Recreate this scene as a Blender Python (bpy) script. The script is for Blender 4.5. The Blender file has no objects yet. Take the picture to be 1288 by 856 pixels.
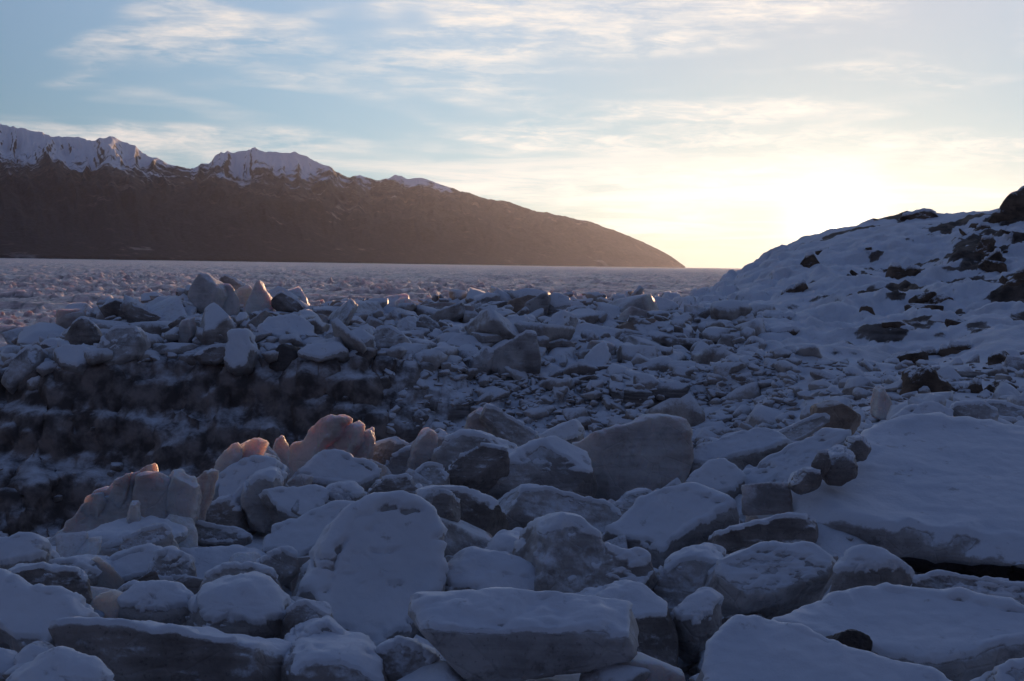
import bpy, math, numpy as np
from mathutils import Matrix, Vector
rng = np.random.default_rng(11)
S = bpy.context.scene
COL = S.collection

# ------------------------------------------------------------------ camera
W, H, F = 1288.0, 856.0, 1769.0
CAMZ = 5.0
PITCH, ROLL = math.radians(3.09), math.radians(0.865)
cam = bpy.data.objects.new('camera', bpy.data.cameras.new('camera')); COL.objects.link(cam)
cam.location = (0, 0, CAMZ)
R = Matrix.Rotation(math.radians(90) - PITCH, 4, 'X') @ Matrix.Rotation(ROLL, 4, 'Z')
cam.rotation_euler = R.to_euler()
cam.data.sensor_width = 36; cam.data.angle = 2 * math.atan(W / 2 / F)
cam.data.clip_start = 0.1; cam.data.clip_end = 60000
S.camera = cam
R3 = np.array(R.to_3x3())
C0 = np.array([0, 0, CAMZ])

def rays(p):
    p = np.atleast_2d(np.asarray(p, float))
    d = np.stack([(p[:, 0] - W / 2) / F, (H / 2 - p[:, 1]) / F, -np.ones(len(p))], 1)
    return d @ R3.T

def at(px, py, Y):
    d = rays([(px, py)])[0]
    return C0 + d * (Y / d[1])

def Z(px, py, Y): return at(px, py, Y)[2]
def U(px): d = rays([(px, 380)])[0]; return d[0] / d[1]

# ------------------------------------------------------------------ noise
def _h(ix, iy, iz, seed):
    with np.errstate(over='ignore'):
        h = (ix.astype(np.uint32) * np.uint32(374761393) + iy.astype(np.uint32) * np.uint32(668265263)
             + iz.astype(np.uint32) * np.uint32(2147483647 - 1013) + np.uint32(seed * 7919 + 17) * np.uint32(2246822519))
        h = (h ^ (h >> np.uint32(13))) * np.uint32(1274126177)
        h = (h ^ (h >> np.uint32(16))) * np.uint32(2654435761)
        h = h ^ (h >> np.uint32(15))
    return h.astype(np.float64) * (2.0 / 4294967296.0) - 1.0

def vnoise(P, seed=0):
    P = np.asarray(P, float)
    i = np.floor(P); f = P - i; i = i.astype(np.int64)
    f = f * f * f * (f * (f * 6 - 15) + 10)
    x, y, z = i[:, 0], i[:, 1], i[:, 2]; fx, fy, fz = f[:, 0], f[:, 1], f[:, 2]
    def L(a, b, t): return a + (b - a) * t
    c = [[[_h(x + a, y + b, z + c_, seed) for c_ in (0, 1)] for b in (0, 1)] for a in (0, 1)]
    return L(L(L(c[0][0][0], c[1][0][0], fx), L(c[0][1][0], c[1][1][0], fx), fy),
             L(L(c[0][0][1], c[1][0][1], fx), L(c[0][1][1], c[1][1][1], fx), fy), fz)

def fbm(P, oct=4, seed=0, gain=0.5, ridged=False):
    P = np.asarray(P, float); r = np.zeros(len(P)); a = 1.0; tot = 0
    for o in range(oct):
        n = vnoise(P * (2.03 ** o) + o * 17.3, seed + o)
        if ridged: n = 1 - 2 * np.abs(n)
        r += a * n; tot += a; a *= gain
    return r / tot

def xyz(x, y, z=0): return np.stack([x, y, np.zeros_like(x) + z], 1)

def cells(x, y, seed=0):
    """distance to the nearest and next nearest feature point, and a random value per cell"""
    ix, iy = np.floor(x).astype(np.int64), np.floor(y).astype(np.int64)
    d1 = np.full(len(x), 9.0); d2 = np.full(len(x), 9.0); v1 = np.zeros(len(x)); gx = np.zeros(len(x)); gy = np.zeros(len(x))
    for a in (-1, 0, 1):
        for b in (-1, 0, 1):
            cx, cy = ix + a, iy + b; z0 = np.zeros_like(cx)
            qx = cx + .5 + .45 * _h(cx, cy, z0, seed); qy = cy + .5 + .45 * _h(cx, cy, z0, seed + 1)
            d = np.hypot(x - qx, y - qy); v = _h(cx, cy, z0, seed + 2)
            n = d < d1
            d2 = np.where(n, d1, np.minimum(d2, d)); d1 = np.where(n, d, d1); v1 = np.where(n, v, v1)
            gx = np.where(n, x - qx, gx); gy = np.where(n, y - qy, gy)
    return d1, d2, v1, gx, gy

def sstep(a, b, x):
    t = np.clip((x - a) / (b - a), 0, 1); return t * t * (3 - 2 * t)

# ------------------------------------------------------------------ materials
class NT:
    def __init__(s, name):
        s.m = bpy.data.materials.new(name); s.m.use_nodes = True; s.t = s.m.node_tree; s.t.nodes.clear()
        s.out = s.t.nodes.new('ShaderNodeOutputMaterial')
    def n(s, typ, ins=None, **kw):
        d = s.t.nodes.new(typ)
        for k, v in kw.items(): setattr(d, k, v)
        for k, v in (ins or {}).items():
            if isinstance(v, bpy.types.NodeSocket): s.t.links.new(v, d.inputs[k])
            else: d.inputs[k].default_value = v
        return d
    def math(s, op, a, b=0.0, c=0.0, clamp=False):
        d = s.n('ShaderNodeMath', {0: a, 1: b, 2: c}, operation=op, use_clamp=clamp); return d.outputs[0]
    def noise(s, vec, scale, detail=4, rough=.55):
        return s.n('ShaderNodeTexNoise', {'Vector': vec, 'Scale': scale, 'Detail': detail, 'Roughness': rough}).outputs['Fac']
    def mix(s, f, a, b):
        d = s.t.nodes.new('ShaderNodeMix'); d.data_type = 'RGBA'
        for i, v in ((0, f), (6, a), (7, b)):
            if isinstance(v, bpy.types.NodeSocket): s.t.links.new(v, d.inputs[i])
            else: d.inputs[i].default_value = (*v, 1) if isinstance(v, tuple) and len(v) == 3 else v
        return d.outputs[2]
    def step(s, x, a, b):
        return s.n('ShaderNodeMapRange', {0: x, 1: a, 2: b, 3: 0.0, 4: 1.0}, interpolation_type='SMOOTHSTEP', clamp=True).outputs[0]
    def scalev(s, vec, v):
        return s.n('ShaderNodeVectorMath', {0: vec, 1: v}, operation='MULTIPLY').outputs[0]

SNOW = (0.78, 0.80, 0.84)

def ice_mat(name, light, dark, snow_lo=.55, snow_soft=.3, snow_amt=1.0, speck=.5, sss=0.0, bump=.5, rough=.55, sss_scale=.10):
    t = NT(name)
    g = t.n('ShaderNodeNewGeometry'); pos = g.outputs['Position']
    nz = t.n('ShaderNodeSeparateXYZ', {0: g.outputs['Normal']}).outputs[2]
    big = t.noise(pos, 1.7, 5, .6); mid = t.noise(pos, 9, 5, .62); fine = t.noise(pos, 45, 4, .6)
    st = t.noise(t.scalev(pos, (1.1, 1.1, 11)), 1.5, 4, .6)
    k = t.math('ADD', t.math('MULTIPLY', st, .22), t.math('MULTIPLY', big, .78))
    base = t.mix(t.step(k, .36, .62), dark, light)
    base = t.mix(t.math('MULTIPLY', t.step(mid, .56, .70), speck), base, tuple(c * .35 for c in dark))
    base = t.mix(t.math('MULTIPLY', t.step(fine, .60, .68), speck * .8), base, tuple(c * .3 for c in dark))
    e = t.math('ADD', nz, t.math('MULTIPLY', t.math('SUBTRACT', mid, .5), 1.1))
    e = t.math('ADD', e, t.math('MULTIPLY', t.math('SUBTRACT', big, .5), .8))
    e = t.math('ADD', e, t.math('MULTIPLY', t.math('SUBTRACT', fine, .5), .5))
    sf = t.math('MULTIPLY', t.step(e, snow_lo, snow_lo + snow_soft), snow_amt)
    sn = t.mix(t.math('MULTIPLY', t.step(mid, .60, .74), .35), SNOW, (.45, .42, .40))
    col = t.mix(sf, base, sn)
    ht = t.math('ADD', t.math('MULTIPLY', mid, .6), t.math('ADD', t.math('MULTIPLY', fine, .22), t.math('MULTIPLY', sf, .25)))
    crk = t.n('ShaderNodeTexVoronoi', {'Vector': pos, 'Scale': 4.5}, feature='DISTANCE_TO_EDGE').outputs['Distance']
    ht = t.math('ADD', ht, t.math('MULTIPLY', t.math('MULTIPLY', t.step(crk, .0, .05), .16), t.math('SUBTRACT', 1.0, sf)))
    bp = t.n('ShaderNodeBump', {'Strength': bump, 'Distance': .06, 'Height': ht})
    b = t.n('ShaderNodeBsdfPrincipled', {'Base Color': col, 'Roughness': t.math('ADD', rough, t.math('MULTIPLY', sf, .9 - rough)), 'Normal': bp.outputs[0], 'Specular IOR Level': .3})
    if sss:
        b.inputs['Subsurface Weight'].default_value = sss
        b.inputs['Subsurface Radius'].default_value = (1.0, .62, .42); b.inputs['Subsurface Scale'].default_value = sss_scale
    t.t.links.new(b.outputs[0], t.out.inputs[0])
    return t.m

def snow_mat():
    t = NT('snow')
    pos = t.n('ShaderNodeNewGeometry').outputs['Position']
    big = t.noise(pos, 2.2, 4); mid = t.noise(pos, 13, 4, .6); fine = t.noise(pos, 120, 3, .7)
    dirt = t.math('MULTIPLY', t.step(t.noise(pos, 7, 5, .65), .62, .72), .55)
    col = t.mix(t.step(big, .3, .7), (.74, .77, .82), (.82, .83, .86))
    col = t.mix(dirt, col, (.34, .31, .29))
    cov = t.n('ShaderNodeAttribute', attribute_name='cover').outputs['Fac']
    cv_ = t.math('ADD', cov, t.math('MULTIPLY', t.math('SUBTRACT', t.noise(pos, 11, 6, .68), .5), 1.3))
    col = t.mix(t.step(cv_, .10, .48), (.36, .325, .305), col)
    ht = t.math('ADD', t.math('MULTIPLY', big, .5), t.math('ADD', t.math('MULTIPLY', mid, .35), t.math('MULTIPLY', fine, .07)))
    bp = t.n('ShaderNodeBump', {'Strength': .45, 'Distance': .06, 'Height': ht})
    b = t.n('ShaderNodeBsdfPrincipled', {'Base Color': col, 'Roughness': .62, 'Normal': bp.outputs[0], 'Specular IOR Level': .45})
    t.t.links.new(b.outputs[0], t.out.inputs[0]); return t.m

def ground_mat():
    """snow, silty ice and rock, chosen by the mud / rock attributes and by how steep the surface is"""
    t = NT('snowy_ground')
    g = t.n('ShaderNodeNewGeometry'); pos = g.outputs['Position']
    nz = t.n('ShaderNodeSeparateXYZ', {0: g.outputs['Normal']}).outputs[2]
    mud = t.n('ShaderNodeAttribute', attribute_name='mud').outputs['Fac']
    rock = t.n('ShaderNodeAttribute', attribute_name='rock').outputs['Fac']
    big = t.noise(pos, .8, 5, .6); mid = t.noise(pos, 2.2, 5, .58); fine = t.noise(pos, 14, 4, .6)
    st = t.noise(t.scalev(pos, (.5, .5, 6)), 1.3, 5, .6)
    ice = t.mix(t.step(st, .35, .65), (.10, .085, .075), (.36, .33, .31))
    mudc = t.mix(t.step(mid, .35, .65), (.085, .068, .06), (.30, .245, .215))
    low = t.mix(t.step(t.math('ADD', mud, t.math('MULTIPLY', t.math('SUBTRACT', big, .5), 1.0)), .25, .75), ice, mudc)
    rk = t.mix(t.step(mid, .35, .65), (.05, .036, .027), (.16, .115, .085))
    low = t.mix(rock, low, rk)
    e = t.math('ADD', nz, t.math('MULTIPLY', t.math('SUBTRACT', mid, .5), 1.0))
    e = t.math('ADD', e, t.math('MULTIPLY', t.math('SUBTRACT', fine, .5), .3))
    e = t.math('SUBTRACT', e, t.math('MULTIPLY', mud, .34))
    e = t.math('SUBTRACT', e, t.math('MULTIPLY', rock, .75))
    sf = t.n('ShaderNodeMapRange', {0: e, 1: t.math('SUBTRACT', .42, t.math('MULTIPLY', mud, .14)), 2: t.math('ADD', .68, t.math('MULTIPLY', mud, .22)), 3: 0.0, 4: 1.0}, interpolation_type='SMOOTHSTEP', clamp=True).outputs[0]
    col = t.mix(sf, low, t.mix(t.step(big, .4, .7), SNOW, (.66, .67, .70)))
    ht = t.math('ADD', t.math('MULTIPLY', mid, .7), t.math('ADD', t.math('MULTIPLY', fine, .25), t.math('MULTIPLY', sf, .15)))
    bp = t.n('ShaderNodeBump', {'Strength': .6, 'Distance': .14, 'Height': ht})
    b = t.n('ShaderNodeBsdfPrincipled', {'Base Color': col, 'Roughness': .75, 'Normal': bp.outputs[0], 'Specular IOR Level': .3,
        'Subsurface Weight': t.math('MULTIPLY', sf, .4), 'Subsurface Radius': (1.0, .75, .6), 'Subsurface Scale': .25})
    t.t.links.new(b.outputs[0], t.out.inputs[0]); return t.m

def sea_mat():
    t = NT('broken_sea_ice')
    g = t.n('ShaderNodeNewGeometry'); pos = g.outputs['Position']
    gap = t.n('ShaderNodeAttribute', attribute_name='gap').outputs['Fac']
    big = t.noise(pos, .05, 5, .6); mid = t.noise(pos, .9, 5, .65)
    col = t.mix(t.step(mid, .35, .68), (.48, .32, .285), (.88, .655, .59))  # pink of the low sunlight put into the silty ice colour
    col = t.mix(t.math('MULTIPLY', t.step(big, .52, .68), .35), col, (.30, .27, .26))
    col = t.mix(gap, col, (.06, .055, .06))
    bp = t.n('ShaderNodeBump', {'Strength': .7, 'Distance': .25, 'Height': mid})
    b = t.n('ShaderNodeBsdfPrincipled', {'Base Color': col, 'Roughness': .45, 'Normal': bp.outputs[0], 'Specular IOR Level': .25,
        'Subsurface Weight': 1.0, 'Subsurface Radius': (1.0, .55, .4), 'Subsurface Scale': 1.1})
    t.t.links.new(b.outputs[0], t.out.inputs[0]); return t.m

def mountain_mat():
    t = NT('forested_mountain')
    g = t.n('ShaderNodeNewGeometry'); pos = g.outputs['Position']
    xy = t.n('ShaderNodeSeparateXYZ', {0: pos})
    nz = t.n('ShaderNodeSeparateXYZ', {0: g.outputs['Normal']}).outputs[2]
    n1 = t.noise(pos, .0022, 6, .6); n2 = t.noise(pos, .010, 6, .65); n3 = t.noise(pos, .05, 4, .6)
    forest = t.mix(t.step(n3, .35, .65), (.010, .010, .016), (.030, .029, .042))
    forest = t.mix(t.step(n2, .57, .72), forest, (.065, .06, .06))
    clear = t.math('MULTIPLY', t.step(n1, .56, .66), t.step(n2, .50, .62))
    forest = t.mix(t.math('MULTIPLY', clear, .6), forest, (.30, .28, .28))
    z = t.math('ADD', xy.outputs[2], t.math('MULTIPLY', t.math('SUBTRACT', n1, .5), 420))
    z = t.math('ADD', z, t.math('MULTIPLY', t.math('SUBTRACT', n2, .5), 500))
    rib = t.n('ShaderNodeAttribute', attribute_name='rib').outputs['Fac']
    z = t.math('SUBTRACT', z, t.math('MULTIPLY', rib, 150))
    rockc = t.mix(t.step(n3, .4, .6), (.05, .042, .04), (.11, .095, .09))
    sf = t.math('MULTIPLY', t.step(z, SNOWLINE, SNOWLINE + 90), t.step(t.math('ADD', nz, t.math('MULTIPLY', t.math('SUBTRACT', n2, .5), 1.2)), .50, .66))
    col = t.mix(t.step(z, SNOWLINE - 120, SNOWLINE), forest, rockc)
    col = t.mix(sf, col, (.80, .80, .83))
    b = t.n('ShaderNodeBsdfPrincipled', {'Base Color': col, 'Roughness': .9, 'Specular IOR Level': .1})
    t.t.links.new(b.outputs[0], t.out.inputs[0]); return t.m

SNOWLINE = 470.0
M = dict(
    snow=snow_mat(),
    clear=ice_mat('backlit_clear_ice', (.80, .76, .72), (.58, .53, .49), .65, .5, .6, .2, sss=.9, sss_scale=.22),
    pale=ice_mat('pale_ice', (.62, .58, .555), (.38, .345, .325), .50, .45, .8, .25, sss=.75, sss_scale=.22),
    ice=ice_mat('silty_ice', (.52, .485, .46), (.24, .215, .20), .34, .55, .9, .45, sss=.25),
    dirty=ice_mat('dirty_ice', (.34, .295, .265), (.13, .105, .09), .48, .5, .85, .55),
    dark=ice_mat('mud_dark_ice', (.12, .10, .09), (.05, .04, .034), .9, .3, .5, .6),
    brown=ice_mat('brown_ice', (.44, .33, .25), (.22, .16, .12), .80, .3, .6, .4),
    rock=ice_mat('brown_rock', (.19, .13, .09), (.06, .042, .031), .66, .25, .9, .5, rough=.8),
    rubble=ice_mat('snowy_rubble', (.48, .43, .39), (.23, .19, .165), .10, .55, .92, .45),
    ground=ground_mat(), sea=sea_mat(), mountain=mountain_mat())

# ------------------------------------------------------------------ mesh helpers
def mesh_obj(name, V, Q, mat, parent=None, loc=None, smooth=True, attrs=None):
    me = bpy.data.meshes.new(name)
    V = np.asarray(V, np.float32); Q = np.asarray(Q, np.int32)
    if loc is not None: V = V - np.asarray(loc, np.float32)
    k = Q.shape[1]
    me.vertices.add(len(V)); me.vertices.foreach_set('co', V.ravel())
    me.loops.add(Q.size); me.loops.foreach_set('vertex_index', Q.ravel())
    me.polygons.add(len(Q)); me.polygons.foreach_set('loop_start', np.arange(0, Q.size, k, dtype=np.int32))
    if smooth: me.polygons.foreach_set('use_smooth', np.ones(len(Q), bool))
    for an, av in (attrs or {}).items():
        a = me.attributes.new(an, 'FLOAT', 'POINT'); a.data.foreach_set('value', np.asarray(av, np.float32))
    me.update(calc_edges=True); me.validate()
    me.materials.append(mat)
    o = bpy.data.objects.new(name, me); COL.objects.link(o)
    if parent is not None: o.parent = parent
    elif loc is not None: o.location = [float(c) for c in loc]
    return o

def tag(o, label, cat, group=None, kind=None):
    o['label'] = label; o['category'] = cat
    if group: o['group'] = group
    o['kind'] = kind or 'thing'
    return o

def gridq(nr, nc, wrap=False):
    r = np.arange(nr - 1)[:, None]; c = np.arange(nc if wrap else nc - 1)[None]
    c2 = (c + 1) % nc
    return np.stack([r * nc + c, r * nc + c2, (r + 1) * nc + c2, (r + 1) * nc + c], -1).reshape(-1, 4)

def vnormals(V, Q):
    a = V[Q[:, 2]] - V[Q[:, 0]]; b = V[Q[:, 3]] - V[Q[:, 1]]
    fn = np.cross(a, b); N = np.zeros_like(V)
    for k in range(4): np.add.at(N, Q[:, k], fn)
    return N / (np.linalg.norm(N, axis=1, keepdims=True) + 1e-12)

def chaikin(P, n=2, w=.2):
    for _ in range(n):
        Nx = np.roll(P, -1, 0); P = np.stack([P * (1 - w) + Nx * w, P * w + Nx * (1 - w)], 1).reshape(-1, 2)
    return P

def resample(P, n):
    Pc = np.vstack([P, P[:1]]); L = np.r_[0, np.cumsum(np.linalg.norm(np.diff(Pc, axis=0), axis=1))]
    t = np.linspace(0, L[-1], n, endpoint=False)
    return np.stack([np.interp(t, L, Pc[:, k]) for k in (0, 1)], 1)

CAPS = dict(clear=None, snow=(.13, .30, .045), pale=None, ice=(.52, .76, .028), dirty=(.62, .84, .022), dark=None, brown=None, rock=(.72, .95, .07))
BLOCKS = []
def block(name, label, cat, d, pitch, yaw, thick, e, kind, poly, seed, cap='auto', capw=None, nth=96, nph=44, group=None, rough=1.0):
    """an ice block, slab or boulder: its outline in its own plane, rounded over a thickness, then weathered"""
    p = np.array([[float(c) for c in q.split(',')] for q in poly.split()])
    n = np.array([math.sin(pitch) * math.sin(yaw), -math.sin(pitch) * math.cos(yaw), math.cos(pitch)])
    d0 = rays([p.mean(0)])[0]; P0 = C0 + d0 * (d / d0[1])
    D = rays(p); t = ((P0 - C0) @ n) / (D @ n); X = C0 + D * t[:, None]
    a = np.cross([0, 0, 1.0], n); a /= np.linalg.norm(a); b = np.cross(n, a)
    q = np.stack([(X - P0) @ a, (X - P0) @ b], 1)
    if np.sum(q[:, 0] * np.roll(q[:, 1], -1) - q[:, 1] * np.roll(q[:, 0], -1)) < 0: q = q[::-1]
    soft = name == 'snow_mound'
    if not soft: e = min(e * .6, .17) if name in ('ice_slab', 'ice_plate', 'ice_shard', 'snow_slab', 'ice_beam') else e * .6 if 'boulder' in name else min(e * .45, .22)
    q = resample(chaikin(q, 2, .2) if soft else q if name in ('ice_shard', 'ice_plate', 'ice_ridge') else chaikin(q, 1, .08), nth)
    c = q.mean(0); q = q - c; Pc = P0 + a * c[0] + b * c[1]
    Rm = np.sqrt((q ** 2).sum(1)).mean(); size = min(2 * Rm, 2 * thick + Rm)
    ph = np.linspace(math.pi / 2, -math.pi / 2, 800)
    cc = np.abs(np.cos(ph)) ** e; ss = np.sign(np.sin(ph)) * np.abs(np.sin(ph)) ** e
    L = np.r_[0, np.cumsum(np.hypot(np.diff(cc * Rm), np.diff(ss * thick / 2)))]
    tt = np.linspace(0, L[-1], nph); cc = np.interp(tt, L, cc); ss = np.interp(tt, L, ss)
    cc[0] = cc[-1] = 0.002
    off = -thick / 2 if e < .5 else -thick * .25
    tap = 1 + .12 * (1 - ss) / 2
    rs = np.random.default_rng(seed)
    sh = rs.normal(0, .12, 2) * thick
    V = (Pc[None, None] + (q[None, :, 0:1] * (cc * tap)[:, None, None] + sh[0] * ss[:, None, None]) * a
         + (q[None, :, 1:2] * (cc * tap)[:, None, None] + sh[1] * ss[:, None, None]) * b + n * (ss * thick / 2 + off)[:, None, None])
    V = V.reshape(-1, 3); Q = gridq(nph, nth, True)
    N = vnormals(V, Q)
    if np.mean(np.sum(N * (V - V.mean(0)), 1)) < 0: Q = Q[:, ::-1]; N = -N
    sc = max(min(size, 1.6), .15)
    f0 = 1.5 / sc; o = seed * 13.7
    flat = np.repeat(np.abs(ss) > .985, nth)            # the two broad faces stay flatter than the broken rim
    fw = np.repeat(sstep(.985, .70, cc) * (np.abs(ss) > .6), nth); fw = np.clip(fw, 0, 1)
    side = 1 - fw * (.80 if (kind == 'snow' and not soft) else .55)
    dsp = (fbm(V * f0 + o, 3, seed) * (.15 if soft else .045) + fbm(V * f0 * 3.1 + o, 3, seed + 3, ridged=True) * .035) * sc * side
    dsp += fbm(V * np.array([3, 3, 14]) / sc ** .5 + o, 3, seed + 9) * .010 * sc * side
    dsp += fbm(V * 16 + o, 1, seed + 5) * .004
    V = V + N * (dsp * rough)[:, None]
    N = vnormals(V, Q)
    if not soft:                                        # broken facets along the rim
        ctr = V.mean(0); thin = name in ('ice_slab', 'ice_plate', 'ice_shard', 'snow_slab', 'ice_beam')
        big_ = 0 if pitch < .5 else 2 if thin else 12 if kind == 'rock' else 7
        for i_ in range(big_ + (4 if name in ('ice_shard', 'ice_pillar') else 14)):
            th_ = rs.uniform(0, 2 * math.pi); dn = a * math.cos(th_) + b * math.sin(th_) + n * rs.normal(0, .8); dn /= np.linalg.norm(dn)
            pr = (V - ctr) @ dn; lim = pr.max() * (rs.uniform(.80, .94) if i_ < big_ else rs.uniform(.96, .99) if name in ('ice_shard', 'ice_pillar') else rs.uniform(.92, .99))
            if kind in ('snow', 'clear') and i_ < big_: lim = pr.max() * rs.uniform(.9, .98)
            V = V - np.maximum(pr - lim, 0)[:, None] * dn * .97
        V = V + N * (fbm(V * 5 / sc ** .5 + o, 2, seed + 41, ridged=True) * .016 * sc ** .5 * (1 - .85 * fw))[:, None]
        N = vnormals(V, Q)
    base = np.array([V[:, 0].mean(), V[:, 1].mean(), V[:, 2].min()])
    ob = tag(mesh_obj(name, V, Q, M[kind] if kind != 'snow' else M['ice'], loc=base), label, cat, group)
    cp = CAPS[kind] if cap == 'auto' else cap
    if cp:
        lo, hi, th = cp
        if kind == 'snow': lo = max(.13, .70 * math.cos(pitch) - .1); hi = lo + .2
        if capw: th *= capw
        s = sstep(lo, hi, N[:, 2] + fbm(V * 2.6 / sc ** .5 + o + 50, 3, seed + 21) * (.13 - (.09 * fw if kind == 'snow' else 0)))
        keep = (s[Q] > .02).any(1)
        if keep.sum() > 40:                             # one connected sheet of snow
            lab = np.arange(len(V)); Qs_ = Q[keep]
            for _ in range(400):
                m_ = lab[Qs_].min(1); l2 = lab.copy(); np.minimum.at(l2, Qs_.ravel(), np.repeat(m_, 4)); l2 = l2[l2]
                if (l2 == lab).all(): break
                lab = l2
            fl = lab[Q[:, 0]]; cnt = np.bincount(fl[keep]); keep &= fl == cnt.argmax()
        if keep.sum() > 40:
            Qk = Q[keep]; idx, inv = np.unique(Qk, return_inverse=True); Qk = inv.reshape(Qk.shape)
            s2 = s[idx]; lump = 1 + .45 * fbm(V[idx] * 3 / sc ** .5 + o, 3, seed + 30)
            t_ = th * lump * s2 ** .75 - .010 * (1 - s2)
            Vc = V[idx] + (N[idx] * .6 + np.array([0, 0, .4])) * t_[:, None]
            mesh_obj('snow_cap', Vc, Qk, M['snow'], parent=ob, loc=base, attrs={'cover': s2})
    BLOCKS.append((base[0], base[1], V[:, 2].min(), V[:, 2].max(), np.ptp(V[:, 0]), np.ptp(V[:, 1]), V, kind))
    return ob

def cubesphere(k):
    g = np.linspace(-1, 1, k + 1); g = np.tan(g * math.pi / 4)
    u, v = np.meshgrid(g, g, indexing='ij'); u = u.ravel(); v = v.ravel(); o = np.ones_like(u)
    faces = [(o, u, v), (-o, v, u), (v, o, u), (u, -o, v), (u, v, o), (v, u, -o)]
    V = np.concatenate([np.stack(f, 1) for f in faces]); V /= np.linalg.norm(V, axis=1, keepdims=True)
    q = gridq(k + 1, k + 1); Q = np.concatenate([q + i * (k + 1) ** 2 for i in range(6)])
    key = np.round(V * 1e5).astype(np.int64); _, first, inv = np.unique(key, axis=0, return_index=True, return_inverse=True)
    V = V[first]; Q = inv.ravel()[Q]
    nn = np.cross(V[Q[:, 1]] - V[Q[:, 0]], V[Q[:, 2]] - V[Q[:, 0]]); f = np.sum(nn * V[Q[:, 0]], 1) < 0
    Q[f] = Q[f][:, ::-1]
    return V, Q
CS = {k: cubesphere(k) for k in (4, 6, 12)}

def chunk(k, rs, dims, p=14, nplanes=9, rough=.06):
    D, Q = CS[k]
    n = rs.normal(size=(nplanes, 3)); n /= np.linalg.norm(n, axis=1, keepdims=True)
    n = np.vstack([n, np.eye(3), -np.eye(3)]); dd = np.r_[rs.uniform(.62, 1.0, nplanes), np.ones(6) * .9]
    r = (np.maximum(D @ n.T, 0) / dd) ** p
    r = r.sum(1) ** (-1 / p)
    V = D * r[:, None]
    if rough: V = V * (1 + rough * fbm(D * 2.5 + rs.uniform(0, 50, 3), 3, int(rs.integers(999))))[:, None]
    return V * np.asarray(dims), Q

def rotm(rs, tilt):
    a = rs.uniform(0, 2 * math.pi); t = rs.normal(0, tilt); b = rs.uniform(0, 2 * math.pi)
    return np.array(Matrix.Rotation(b, 3, 'Z') @ Matrix.Rotation(t, 3, 'X') @ Matrix.Rotation(a, 3, 'Z'))

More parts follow.
